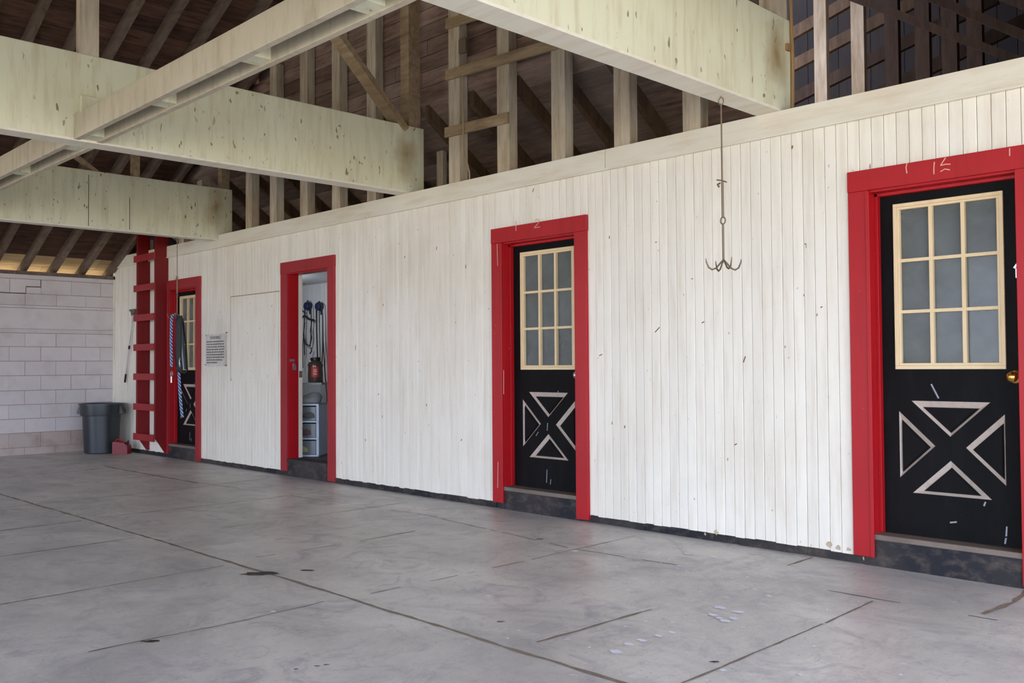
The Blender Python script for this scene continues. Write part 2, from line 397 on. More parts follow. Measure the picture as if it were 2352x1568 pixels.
mb = MB(); mb.box(X+.001, X+.07, -.012, -.001, .72, 1.25); mb.box(X+.001, X+.02, -.02, -.001, .1, 2.5)
struct('trim_4', mb, m_wall)

# ------------------------------------------------------------------ doors
def rect_frame(mb, x0, x1, z0, z1, w, y0, y1, m=0):
    mb.box(x0, x1, y0, y1, z1-w, z1, m); mb.box(x0, x1, y0, y1, z0, z0+w, m)
    mb.box(x0, x0+w, y0, y1, z0+w, z1-w, m); mb.box(x1-w, x1, y0, y1, z0+w, z1-w, m)
sg = N('dusty_window_glass'); w = sg.coord()
tr = sg.n('ShaderNodeBsdfTransparent'); tr.inputs[0].default_value = (.8,.85,.85,1)
mx = sg.n('ShaderNodeMixShader'); out = sg.t.nodes['Material Output']
sg.done(sg.mix(sg.ramp(sg.noise(w, 5, 5, .6, .6), .35, .75), lin((104,109,104)), lin((116,122,122))), .16, .35)
sg.l(sg.ramp(sg.noise(w, 3, 3), .3, .7, (.6,)*3+(1,), (.85,)*3+(1,)), mx.inputs[0])
sg.l(tr.outputs[0], mx.inputs[1]); sg.l(sg.b.outputs[0], mx.inputs[2]); sg.l(mx.outputs[0], out.inputs[0])
m_glass = sg.m

def tri_ring(mb, tri, insets, y, dep):
    """a bevelled triangular groove: tri in (x,z); insets per edge"""
    P = [Vector((p[0], p[1])) for p in tri]
    c = (P[0]+P[1]+P[2])/3; lines = []
    for i in range(3):
        a, b = P[i], P[(i+1) % 3]; d = (b-a).normalized(); nn = Vector((-d.y, d.x))
        if (c-a).dot(nn) < 0: nn = -nn
        lines.append((a+nn*insets[i], d))
    def isect(l1, l2):
        (p, d), (q, e) = l1, l2; den = d.x*e.y-d.y*e.x; t = ((q.x-p.x)*e.y-(q.y-p.y)*e.x)/den; return p+d*t
    I = [isect(lines[i-1], lines[i]) for i in range(3)]
    J = [c+(p-c)*.86 for p in I]
    for i in range(3):
        j = (i+1) % 3
        mb.add([(P[i].x, y, P[i].y), (P[j].x, y, P[j].y), (I[j].x, y+dep, I[j].y), (I[i].x, y+dep, I[i].y)], [(0,1,2,3)], 1)
        mb.add([(I[i].x, y+dep, I[i].y), (I[j].x, y+dep, I[j].y), (J[j].x, y+.002, J[j].y), (J[i].x, y+.002, J[i].y)], [(0,1,2,3)], 0)
    mb.add([(p.x, y+.002, p.y) for p in J], [(0,1,2)], 0)

def door(n, slab=True, left_casing=True, marks=None):
    a, b = DOORS[n]; root = sempty('door_%d' % n, ((a+b)/2, 0, 0)); o = root.location.copy()
    def P(name, mb, m, par=root, **k):
        ob = build(name, mb, m, par, **k); ob.location = ob.location-(o if par is root else Vector((0,0,0))); return ob
    zb = .012 if n != 4 else .055
    mb = MB()
    mb.box(a-.108, b+.108, -.024, .004, OPT, OPT+.118)
    mb.box(a-.105, a+.012, -.022, .004, .05, OPT); mb.box(b-.012, b+.105, -.022, .004, .015, OPT)
    ca = P('door_casing', mb, m_red if n > 2 else m_dusty, bevel=.003)
    mb = MB()
    mb.box(a-.004, a+.012, 0, .125, SILL-.02, OPT); mb.box(b-.012, b+.004, 0, .125, SILL-.02, OPT); mb.box(a, b, 0, .125, OPT-.012, OPT+.004)
    if slab:
        mb.box(a+.012, a+.03, .06, .098, SILL, OPT); mb.box(b-.03, b-.012, .06, .098, SILL, OPT); mb.box(a+.012, b-.012, .06, .098, OPT-.03, OPT-.012)
        mb.box(a-.002, a+.020, -.03, -.02, .05, OPT-.01)
    P('door_jamb', mb, m_red, bevel=.002)
    mb = MB(); mb.box(a-.05, b+.03, -.004, .012, -.01, SILL-.03)
    mb.box(a-.02, b+.01, .012, .16, -.01, SILL-.03)
    st = P('step', mb, m_curb)
    st['label'] = 'black painted step below the door'
    mb = MB(); mb.box(a-.045, b+.025, -.012, .16, SILL-.032, SILL-.002)
    P('step_tread', mb, m_step if slab else m_curb, bevel=.004)
    if not slab:
        mb = MB(); mb.box(a-.004, a+.014, .125, .17, SILL, OPT); P('jamb_edge', mb, m_wall)
        mb = MB(); mb.box(a+.012, a+.018, .13, .165, 1.02, 1.09); P('strike_plate', mb, m_metal)
        mb = MB(); mb.box(a+.012, a+.02, .02, .075, 1.19, 1.215); mb.box(a+.02, a+.026, .05, .09, 1.10, 1.15)
        mb.tube([(a+.03, .06+.012*math.sin(t), 1.155+.02*math.cos(t)) for t in [k*math.pi/8 for k in range(-6, 7)]], .003, 6)
        P('hasp', mb, m_steel)
        return root
    # leaf
    cx = (a+b)/2; lx0, lx1, lz0, lz1 = cx-.288, cx+.288, 1.10, 2.03; ys = .10; yt = .142
    sl, sr, sb, stp = a+.014, b-.014, SILL+.002, OPT-.014
    mb = MB()
    mb.box(sl, lx0+.01, ys, yt, sb, stp); mb.box(lx1-.01, sr, ys, yt, sb, stp)
    mb.box(lx0+.01, lx1-.01, ys, yt, lz1-.01, stp); mb.box(lx0+.01, lx1-.01, ys, yt, sb, .40); mb.box(lx0+.01, lx1-.01, ys, yt, .95, lz0+.01)
    # crossbuck zone .40-.95 between the stiles: flat face with triangular recesses
    zc = .675; T, t_ = .034, .014
    tris = [([(-.205,.25),(.205,.25),(0,.06)], (T, t_, t_)), ([(-.275,.19),(-.08,.005),(-.275,-.18)], (T*.8, t_, .01)),
            ([(.275,.19),(.08,.005),(.275,-.18)], (T*.8, t_, .01)), ([(0,-.07),(-.205,-.26),(.205,-.26)], (T*.8, t_, T*.8))]
    mb.box(lx0+.01, lx1-.01, ys+.018, yt, .40, .95)
    # face sheet with holes, triangulated
    bm = bmesh.new(); ed = []
    def loop(pts):
        vs = [bm.verts.new((p[0], ys, p[1])) for p in pts]
        for i in range(len(vs)): ed.append(bm.edges.new((vs[i], vs[(i+1) % len(vs)])))
    loop([(lx0+.01,.40),(lx1-.01,.40),(lx1-.01,.95),(lx0+.01,.95)])
    for tr_, ins in tris: loop([(cx+p[0], zc+p[1]) for p in tr_])
    bmesh.ops.triangle_fill(bm, use_beauty=True, use_dissolve=False, edges=ed, normal=(0,-1,0))
    bm.verts.index_update(); mb.add([v.co.copy() for v in bm.verts], [tuple(v.index for v in f.verts) for f in bm.faces]); bm.free()
    for tr_, ins in tris: tri_ring(mb, [(cx+p[0], zc+p[1]) for p in tr_], ins, ys, .014)
    leaf = P('door_leaf', mb, [m_black, m_taupe])
    # raised window frame and muntins
    mb = MB(); rect_frame(mb, lx0, lx1, lz0, lz1, .02, ys-.012, ys+.01); rect_frame(mb, lx0+.02, lx1-.02, lz0+.02, lz1-.02, .014, ys-.006, ys+.02)
    wf = P('window_frame', mb, m_cream, bevel=.002)
    ix0, ix1, iz0, iz1 = lx0+.034, lx1-.034, lz0+.034, lz1-.034
    mb = MB()
    for k in (1, 2):
        xx = ix0+(ix1-ix0)*k/3; mb.box(xx-.010, xx+.010, ys-.004, ys+.02, iz0, iz1)
        zz = iz0+(iz1-iz0)*k/3; mb.box(ix0, ix1, ys-.003, ys+.019, zz-.009, zz+.009)
    build('muntin', mb, m_cream, wf)
    mb = MB(); mb.box(ix0-.01, ix1+.01, ys+.022, ys+.027, iz0-.01, iz1+.01)
    build('window_glass', mb, m_glass, wf)
    kx = b-.062
    mb = MB()
    prof = [(.032,0),(.033,.006),(.022,.010),(.012,.014),(.011,.03),(.020,.036),(.027,.048),(.027,.058),(.018,.068),(.006,.071)]
    mb.lathe(prof, n=24); rot = Matrix.Rotation(math.radians(90), 4, 'X')
    mb.v = [rot @ v+Vector((kx, ys, 1.06)) for v in mb.v]
    k = P('door_knob', mb, m_brass if n == 4 else m_steel, smooth=True); k['label'] = 'round brass knob' if n == 4 else 'round metal knob'
    if n >= 3:
        mb = MB(); mb.box(b-.05, b-.02, ys-.01, ys, 1.57, 1.62); mb.bar((b-.055, ys-.012, 1.62),(b-.03, ys-.012, 1.655), .006, .01)
        mb.box(b-.04, b-.028, ys-.022, ys-.01, 1.575, 1.61)
        P('latch', mb, m_steel)
    # scuffs on the black paint
    mb = MB()
    if n == 4:
        for px, py, l, an in ((2145,893,.03,-1.1),(2150,903,.03,-1.1),(2190,1199,.018,.2),(2262,1157,.012,1.2),(2312,1222,.03,1.5),(2310,1240,.02,1.4)):
            c = at(px, py, 1, ys); d = Vector((math.cos(an), 0, math.sin(an)))*l; mb.bar(c-d+Vector((0,-.001,0)), c+d+Vector((0,-.001,0)), .002, .008, (0,0,1) if abs(d.z) < abs(d.x) else (1,0,0))
    else:
        for dx, z, l, an in ((-.02,.28,.05,1.5),(-.01,.66,.03,1.5),(.1,.92,.02,1.2),(-.12,.6,.02,.9),(.02,.24,.02,1.4)):
            c = Vector((cx+dx, ys-.001, z)); d = Vector((math.cos(an), 0, math.sin(an)))*l; mb.bar(c-d, c+d, .002, .005, (1,0,0))
    build('paint_scuff', mb, plain('grey_scuff', (150,152,158), .7), leaf)
    return root

m_scr = plain('scratched_paint', (222,170,150), .8)
def scratch(n, lines):
    mb = MB()
    for L in lines:
        pts = [at(px, py, 1, -.026) for px, py in L]
        for p, q in zip(pts[:-1], pts[1:]): mb.bar(p, q, .002, .005, (1,0,0) if abs((q-p).z) > abs((q-p).x) else (0,0,1))
    ob = build('scratched_mark', mb, m_scr, bpy.data.objects['door_%d' % n]); ob.location = -bpy.data.objects['door_%d' % n].location
door(1); door(2, slab=False); door(3); door(4)
scratch(4, [[(2083,374),(2081,385),(2083,398)],[(2146,372),(2145,385),(2145,400)],[(2172,362),(2160,380),(2172,377),(2183,377)],[(2160,394),(2170,388),(2182,390)],[(2319,340),(2319,358)]])
scratch(3, [[(1185,507),(1185,530)],[(1228,506),(1234,503),(1239,507),(1235,514),(1227,523),(1240,521)],[(1142,560),(1143,610)],[(1157,850),(1157,905)],[(1144,1060),(1143,1120)]])

# ------------------------------------------------------------------ tack room and dark stalls behind the wall
mb = MB()
mb.box(-12.4, -6.4, .15, 2.05, 0, .17)
struct('tack_room_floor', mb, painted('dark_room_floor', (92,84,78), (60,54,50), .6, 2, (3,3,3), None, .5))
mb = MB(); x = -12.4
while x < -6.4: mb.box(x+.002, x+.098, 1.9, 1.91, .17, 2.3); x += .1
mb.box(-12.4, -6.4, 1.908, 2.0, .0, 2.3)
mb.box(-12.5, -12.4, .15, 2.0, 0, 2.3); mb.box(-6.4, -6.3, .15, 2.0, 0, 2.3)
mb.box(-12.5, -6.3, .15, 2.0, 2.27, 2.33)
struct('wall_tack_room', mb, m_tackwall)
mb = MB(); mb.box(-6.3, 1.6, 2.0, 2.1, 0, 2.3); mb.box(-6.3, 1.6, .15, 2.1, 2.27, 2.33); mb.box(1.5, 1.6, .15, 2.1, 0, 2.3); mb.box(-3.5, -3.4, .15, 2.0, 0, 2.3)
mb.box(-6.3, 1.6, .15, 2.1, -.02, .02)
struct('wall_stalls', mb, m_tackwall)

# three drawer cart with tub and jug on it, just inside the open door
cr = at(731, 1049, 2, .172)
rz = math.radians(38)
ax = Vector((math.cos(rz), math.sin(rz), 0)); ay = Vector((-math.sin(rz), math.cos(rz), 0))
m_cart = plain('pale_blue_plastic_frame', (196,214,232), .45)
m_clear = N('cloudy_clear_plastic').done(lin((118,124,126)), .25, .5)
m_bag = painted('grey_plastic_bag', (205,203,200), (150,148,148), .5, 8, (2,2,2), None, .4)
co = cr-ax*.15+ay*.02; co.z = .172
cart = thing('drawer_cart', 'white three drawer plastic storage cart just inside the open red doorway', 'storage cart', co, rz)
W_, D_, H_ = .30, .36, .565
mb = MB()
for sx in (-1, 1): mb.box(sx*W_/2-(.03 if sx > 0 else 0), sx*W_/2+(.03 if sx < 0 else 0), 0, D_, 0, H_)
for k in range(4): mb.box(-W_/2, W_/2, -.004, D_, k*(H_-.02)/3, k*(H_-.02)/3+.02)
mb.box(-W_/2, W_/2, D_-.01, D_, 0, H_)
build('cart_frame', mb, m_cart, cart, bevel=.003)
for k in range(3):
    z0 = k*(H_-.02)/3+.024; mb = MB(); mb.box(-W_/2+.033, W_/2-.033, -.002, D_-.03, z0, z0+.145); d = build('drawer', mb, m_clear, cart)
    mb = MB(); mb.lathe([(.02,0),(.07,.01),(.06,.05),(.02,.07)], (.04*(k-1), -.0, z0+.02), 12); mb.v = [Vector((v.x, v.y*.12-.004, v.z)) for v in mb.v]
    build('drawer_contents', mb, plain('contents_%d' % k, [(170,175,120),(96,80,74),(86,92,88)][k], .8), d)
tub = thing('storage_tub', 'clear plastic tub holding a grey bag, on top of the drawer cart', 'plastic tub', co+Vector((0,0,H_)), rz)
mb = MB(); Z0 = 0.001
mb.add([(-.15,.0,Z0),(.15,.0,Z0),(.15,.34,Z0),(-.15,.34,Z0),(-.18,-.02,.21),(.18,-.02,.21),(.18,.36,.21),(-.18,.36,.21)], [(0,3,2,1),(0,1,5,4),(1,2,6,5),(2,3,7,6),(3,0,4,7)])
sgl = N('clear_tub_plastic'); tr = sgl.n('ShaderNodeBsdfTransparent'); mx = sgl.n('ShaderNodeMixShader'); sgl.done(lin((120,128,132)), .2, .5)
mx.inputs[0].default_value = .3; sgl.l(tr.outputs[0], mx.inputs[1]); sgl.l(sgl.b.outputs[0], mx.inputs[2]); sgl.l(mx.outputs[0], sgl.t.nodes['Material Output'].inputs[0])
build('tub_body', mb, sgl.m, tub)
mb = MB(); mb.box(-.19, .19, -.03, .37, .205, .225); build('tub_rim', mb, plain('tub_rim_plastic', (120,132,134), .4), tub)
mb = MB(); rnd = random.Random(8)
mb.lathe([(.02,.003),(.12,.005),(.13,.05),(.09,.09),(.03,.105)], (.0,.15,0), 16); mb.v = [Vector((v.x+rnd.uniform(-.01,.01), v.y, v.z*(1+.5*v.x/.15)+.002)) for v in mb.v]
build('bag', mb, m_bag, tub, smooth=True)
jug = thing('feed_jug', 'brown translucent supplement jug with black screw lid and red label', 'jug', co+Vector((.01,.12,H_+.226)), rz)
mb = MB(); mb.lathe([(.075,0),(.082,.01),(.082,.10),(.078,.15),(.085,.19),(.07,.225),(.052,.235)], n=28)
s = N('brown_jug_plastic'); s.done(lin((78,64,54)), .15, .7); build('jug_body', mb, s.m, jug, smooth=True)
mb = MB(); mb.lathe([(.052,.234),(.055,.236),(.055,.268),(.05,.272)], n=24); build('jug_lid', mb, m_blackpl, jug, smooth=True)
mb = MB()
for a0 in range(-6, 7):
    t0 = math.radians(-78+a0*4.5); t1 = math.radians(-78+(a0+1)*4.5); r = .0835
    mb.add([(r*math.cos(t0), r*math.sin(t0), .06), (r*math.cos(t1), r*math.sin(t1), .06), (r*math.cos(t1), r*math.sin(t1), .17), (r*math.cos(t0), r*math.sin(t0), .17)], [(0,1,2,3)], 0 if a0 else 0)
jl = build('jug_label', mb, plain('red_label', (170,36,34), .5), jug)
mb = MB()
for z, wv in ((.13,.05),(.11,.04),(.085,.045)):
    for k in range(5):
        t = math.radians(-84+k*5.5); mb.box(.085*math.cos(t)-.002, .085*math.cos(t)+.002, .085*math.sin(t)-.001, .085*math.sin(t)+.001, z, z+.014)
build('label_lettering', mb, plain('white_lettering', (220,214,205), .6), jl)

# unseen bulb added to brighten the tack room
bl = thing('added_fill_bulb', 'added bulb, hidden from view, brightening the tack room', 'added fill light', (-10.4, .7, 2.27))
mb = MB(); mb.lathe([(.045,0),(.045,-.02),(.02,-.03),(.02,-.05)], n=20); build('added_bulb_socket', mb, m_cart, bl)
sb = N('added_bulb_glow'); sb.done((1,1,1)); sb.b.inputs['Emission Color'].default_value = (1,.95,.9,1); sb.b.inputs['Emission Strength'].default_value = 8
mb = MB(); mb.lathe([(.012,-.05),(.03,-.075),(.036,-.1),(.025,-.125),(.004,-.135)], n=20); build('added_bulb_glass', mb, sb.m, bl, smooth=True)
ld = bpy.data.lights.new('added_fill_light', 'POINT'); ld.energy = 9; ld.shadow_soft_size = .06; ld.color = (.86,.93,1)
lo = bpy.data.objects.new('added_fill_light', ld); col.objects.link(lo); lo.parent = bl; lo.location = (0,0,-.2)

# tack on the back wall
def rack(px, py):
    c = at(px, py, 1, 1.86); return c
for i, (px, py) in enumerate(((707,703),(733,704))):
    c = rack(px, py)
    t = thing('bridle_rack', ['round blue bridle rack holding the tangled bridle in the tack room', 'round blue bridle rack holding the long looped straps in the tack room'][i], 'bridle rack', (c.x, 1.9, c.z), 0, None)
    mb = MB(); mb.lathe([(.05,0),(.055,.004),(.055,.075),(.05,.08)], n=20); rot = Matrix.Rotation(math.radians(90), 4, 'X'); mb.v = [rot @ v for v in mb.v]
    build('rack_body', mb, m_blue, t, smooth=True)
    mb = MB(); mb.box(-.02, .02, -.006, 0, -.11, -.04); build('rack_plate', mb, m_blue, t)
def strap(mb, pts, r=.009, y=1.84):
    mb.tube([at(px, py, 1, y) for px, py in pts], r, 6)
mb = MB()
strap(mb, [(699,815),(698,760),(700,720),(701,700),(707,690),(714,700),(715,740),(714,780),(712,795)])
strap(mb, [(693,730),(700,724),(708,732),(721,735)], .014); strap(mb, [(700,740),(697,770),(702,790),(712,794),(716,775),(713,760),(716,735)])
strap(mb, [(701,720),(694,712)]); strap(mb, [(714,800),(716,805),(712,812)]); strap(mb, [(697,770),(695,800),(696,845)], .006)
solid('bridle', mb, m_leather, 'black leather bridle tangled over the left blue rack in the tack room', 'bridle', smooth=True)
mb = MB()
strap(mb, [(729,820),(727,760),(726,715),(727,700),(733,692),(740,700),(741,740),(741,800),(739,845)])
strap(mb, [(728,700),(728,760),(730,822)], .008); strap(mb, [(741,720),(742,780),(746,850),(751,910),(750,945),(742,954)], .009)
solid('looped_reins', mb, m_leather, 'long black looped reins over the right blue rack in the tack room', 'reins', smooth=True)
# red container and tool at the back
mb = MB(); c = at(752, 1010, 1, 1.2)
mb.box(c.x-.12, c.x+.12, 1.1, 1.3, .172, .42); mb.box(c.x-.10, c.x+.10, 1.12, 1.28, .42, .50)
solid('red_container', mb, plain('orange_red_plastic', (190,52,26), .5), 'orange-red container on the tack room floor behind the right door post', 'container', bevel=.02)
mb = MB(); c = at(737, 950, 1, 1.2); mb.box(c.x-.08, c.x+.05, 1.35, 1.45, .172, .62)
solid('yellow_box', mb, plain('olive_yellow_box', (96,84,34), .6), 'dark yellow box standing behind the drawer cart', 'box', bevel=.01)

# ------------------------------------------------------------------ beams
def beam(x0, x1, z0, z1, label, seams=(), name='ceiling_beam'):
    mb = MB(); mb.box(x0, x1, -9.8, .155, z0, z1)
    o = base_of(mb); ob = solid(name, mb, m_beam2, label, 'beam', 'painted ceiling beams', bevel=.006)
    mb = MB(); mb.box(x0-.004, x1+.006, -9.8, .15, z0-.012, z0+.004)
    e = build('bottom_board', mb, m_band, ob); e.location = -ob.location
    if seams:
        mb = MB()
        for y, za, zb in seams: mb.box(x1, x1+.0015, y-.003, y+.003, za, zb)
        e = build('panel_seam', mb, plain('seam_dark', (70,60,48), .9), ob); e.location = -ob.location
    return ob
b_near = beam(-3.0, -2.85, 2.68, 3.26, 'nearest big cream ceiling beam, with the hook hanging under it', ((-2.6,2.7,3.2),))
b_mid = beam(-6.63, -6.48, 2.68, 3.27, 'middle cream ceiling beam, where the double rail ends', ())
b_far = beam(-10.18, -10.05, 2.62, 3.22, 'farthest cream ceiling beam, above the red ladder', ((-1.48,2.63,3.17),(-1.05,2.63,2.98)))
# cover piece on the middle beam, stub of post
mb = MB(); mb.box(-6.478, -6.44, -2.83, -2.70, 2.86, 2.975)
solid('cover_block', mb, m_beam, 'small painted block on the middle beam above the end of the rail', 'block', bevel=.003)
# double rail
def rail(xa, xb, label, blocks, za=2.675):
    t = thing('double_rail', label, 'rail', ((xa+xb)/2, -2.77, za), 0, 'double rails between the beams'); o = Vector(t.location)
    for y0, y1 in ((-2.865, -2.825), (-2.715, -2.675)):
        mb = MB(); mb.box(xa, xb, y0, y1, za, za+.165); e = build('rail_board', mb, m_rail, t, bevel=.003); e.location = -o
    for x in blocks:
        mb = MB(); mb.box(x-.13, x, -2.825, -2.715, za+.012, za+.155); e = build('spacer_block', mb, m_beam, t); e.location = -o
rail(-6.478, -3.002, 'pale double wooden rail between the nearest and the middle beam', (-6.34, -5.24, -4.16, -3.2))
rail(-10.048, -6.632, 'pale double wooden rail between the middle and the farthest beam', (-6.7, -7.85, -9.0, -9.9), 2.665)
# posts and braces standing on the beams
RZ = lambda x: 2.45+.47*(x+13.17) if x < -5.0 else 2.45+.47*(8.17)-.47*(x+5.0)
def post(x0, x1, y0, y1, z0, label, m=m_stud, z1=None):
    mb = MB(); mb.box(x0, x1, y0, y1, z0, z1 if z1 else RZ((x0+x1)/2)+.0)
    return solid('post', mb, m, label, 'post')
post(-6.545, -6.485, -2.83, -2.70, 3.27, 'bare wooden post rising from the middle beam over the double rail', m_stud)
post(-6.62, -6.50, .0, .13, 3.27, 'brown wooden post standing on the wall end of the middle beam', m_tan)
post(-2.99, -2.87, .0, .13, 3.26, 'wooden post standing on the wall end of the nearest beam', m_stud)
post(-10.16, -10.07, .03, .13, 3.22, 'short bright post standing on the wall end of the farthest beam', m_tan)
post(-10.16, -10.07, -1.0, -.93, 3.22, 'slim post standing midway on the farthest beam', m_tan)
mb = MB(); mb.bar(at(757, 90, 0, -6.52)+Vector((0,-1.0,1.08)), at(925, 300, 0, -6.52), .05, .14, (1,0,0))
solid('brace', mb, m_tan, 'diagonal wooden brace leaning up from the wall end of the middle beam', 'brace')
mb = MB(); mb.bar(at(176, 358, 0, -10.1)+Vector((0,-.5,.32)), at(226, 400, 0, -10.1), .04, .07, (1,0,0))
solid('brace', mb, m_tan, 'small diagonal brace on top of the farthest beam', 'brace')

# ------------------------------------------------------------------ studs over the wall
ords = ['first','second','third','fourth','fifth','sixth','seventh','eighth']
def studs(L, where, ztop):
    for i, x in enumerate(L):
        mb = MB(); mb.box(x, x+.14, .03, .12, ZT, min(ztop, RZ(x)-.02))
        solid('wall_stud', mb, m_stud, 'bare stud, %s from the left %s' % (ords[i], where), 'stud', 'wall studs over the white wall')
studs([-5.99,-5.39,-4.79,-4.18,-3.59], 'between the middle and the nearest beam', 7)
studs([-9.50,-8.97,-8.36,-7.77,-7.18], 'between the farthest and the middle beam', 7)
studs([-12.3,-11.2,-10.7], 'left of the farthest beam', 3.4)
def board(name, p0, p1, h, y, label, cat='board', m=m_tan, th=.022):
    a = at(*p0, 1, y); b = at(*p1, 1, y); mb = MB(); mb.bar(a, b, th, h); 
    return solid(name, mb, m, label, cat)
board('nailed_board', (1025,174), (1340,82), .085, .017, 'tan board nailed high across the studs between the middle and nearest beam')
board('nailed_board', (1023,305), (1168,270), .085, .017, 'short tan board nailed low across two studs beside the middle beam')
board('nailed_board', (1025,56), (1130,24), .085, .017, 'topmost tan board nailed across the studs by the middle beam')
mb = MB(); mb.tube([at(px, py, 1, -.004) for px, py in ((1064,175),(1063,250),(1064,300),(1064,345),(1066,360),(1074,378),(1078,395),(1079,412))], .007, 6)
solid('cable', mb, plain('tan_cable', (160,140,100), .6), 'thin tan cable hanging down beside the second stud', 'cable', smooth=True)
mb = MB(); c = at(1060, 105, 1, .0); mb.box(c.x-.04, c.x+.05, .0, .03, c.z-.06, c.z+.06)
solid('switch_box', mb, m_metal, 'small dark electrical box on the stud beside the middle beam', 'electrical box', bevel=.004)
mb = MB(); mb.tube([(-2.838, .12, 2.70), (-2.835, .125, 3.0), (-2.84, .12, 3.3), (-2.84, .12, 4.2)], .011, 8); mb.box(-2.86, -2.83, .06, .10, 3.06, 3.1)
solid('conduit', mb, plain('rusty_conduit', (150,120,80), .6), 'rusty conduit running down the wall end of the nearest beam', 'conduit')

# ------------------------------------------------------------------ main roof
def planks_slope(mb, xa, xb, ya, yb, zf, w=.19, th=.02, rnd=random.Random(4)):
    """planks running along y, stacked up the slope z=zf(x)"""
    x = xa; s = 1 if xb > xa else -1
    while (xb-x)*s > 0:
        y = ya+rnd.uniform(0, 1.5)
        cuts = [ya]
        while y < yb: cuts.append(y); y += rnd.uniform(2.2, 4)
        cuts.append(yb)
        x1 = x+s*(w-.006); dz = rnd.uniform(-.004, .004)
        for a, b in zip(cuts[:-1], cuts[1:]):
            mb.prism([(x, a+.002, zf(x)+dz), (x1, a+.002, zf(x1)+dz), (x1, a+.002, zf(x1)+dz+th), (x, a+.002, zf(x)+dz+th)], (0, b-a-.004, 0))
        x += s*w
mb = MB(); SH = .155
planks_slope(mb, -13.12, -5.0, -10, .15, lambda x: RZ(x)+SH)
mb.prism([(-13.75,-10,RZ(-13.75)+SH+.03),(-5,-10,RZ(-5)+SH+.03),(-5,-10,RZ(-5)+SH+.06),(-13.75,-10,RZ(-13.75)+SH+.06)], (0, 10.2, 0))
struct('ceiling', mb, m_sheath)
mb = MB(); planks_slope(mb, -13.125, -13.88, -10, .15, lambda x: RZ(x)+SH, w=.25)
struct('trim_7', mb, rough_wood('daylit_eave_boards', (206,182,142), (170,140,100), (9,1.4,9), (.8,1.1)))  # outer boards paler, daylight from outside put into their colour
mb = MB()
planks_slope(mb, 2.6, -5.0, -10, 6, lambda x: RZ(x)+SH, w=.3)
mb.prism([(2.6,-10,RZ(2.6)+SH+.03),(-5,-10,RZ(-5)+SH+.03),(-5,-10,RZ(-5)+SH+.06),(2.6,-10,RZ(2.6)+SH+.06)], (0, 16, 0))
rc = struct('ceiling_right', mb, m_sheath)
for k in range(15):
    y = -.055-.372*k; mb = MB()
    a, b = -13.6, -5.02
    mb.prism([(a, y, RZ(a)), (b, y, RZ(b)), (b, y, RZ(b)+.15), (a, y, RZ(a)+.15)], (0, .05, 0))
    solid('roof_rafter', mb, m_rafter, 'rough sloping roof rafter over the block wall, %s out from the stall wall' % (['first','second','third','fourth','fifth','sixth','seventh','eighth','ninth','tenth','eleventh','twelfth','thirteenth','fourteenth','fifteenth'][k]), 'rafter', 'rafters of the left roof slope')
for k in range(9):
    y = .3+.6*k; mb = MB(); a, b = 2.0, -4.98
    mb.prism([(a, y, RZ(a)), (b, y, RZ(b)), (b, y, RZ(b)+.15), (a, y, RZ(a)+.15)], (0, .05, 0))
    solid('loft_rafter', mb, m_shadew, 'dark loft rafter at top right, %s back from the stall wall' % (ords+['ninth'])[k], 'rafter', 'rafters over the loft')

# yard side, unseen: gable closed, door and piers added to shape the light
mb = MB(); x = -13.3
while x < 2.2:
    zt = RZ(x+.1)+.1
    if zt > 2.75: mb.box(x+.002, x+.198, -10.05, -10.0, 2.72, zt)
    x += .2
struct('added_front_gable', mb, m_gable)
mb = MB(); x = -8.3
while x < -5.9: mb.box(x+.002, x+.198, -10.05, -10.0, -.05, 2.72); x += .2
struct('door_5', mb, m_red)
mb = MB()
for xx in (-13.1, -8.5, -5.9, -1.8): mb.box(xx, xx+.2, -10.05, -9.85, -.05, 2.72)
struct('added_front_piers', mb, m_wall)

# gable boarding above the lower roof
mb = MB(); z = 3.49; rnd = random.Random(6)
while z < 7.0:
    xa = max(-13.1, (z-2.45-.1)/.47-13.17); xb = -3.0
    if xa > -5.1: break
    xr = min(xb, -5.0+(6.29+.15-z)/.47)
    cuts = [xa]; c = xa+rnd.uniform(.5, 2.5)
    while c < xr: cuts.append(c); c += rnd.uniform(2, 3.5)
    cuts.append(xr)
    for a, b in zip(cuts[:-1], cuts[1:]): mb.box(a+.002, b-.002, .125+rnd.uniform(0, .003), .145, z+.003, z+.137)
    z += .14
mb.box(-13.1, -3.0, .146, .16, 3.49, 4.2); mb.prism([(-13.1,.146,3.49),(-3.0,.146,3.49),(-3.0,.146,5.4),(-5.0,.146,6.3),(-11,.146,3.5)], (0,.014,0))
struct('wall_gable', mb, m_gable)
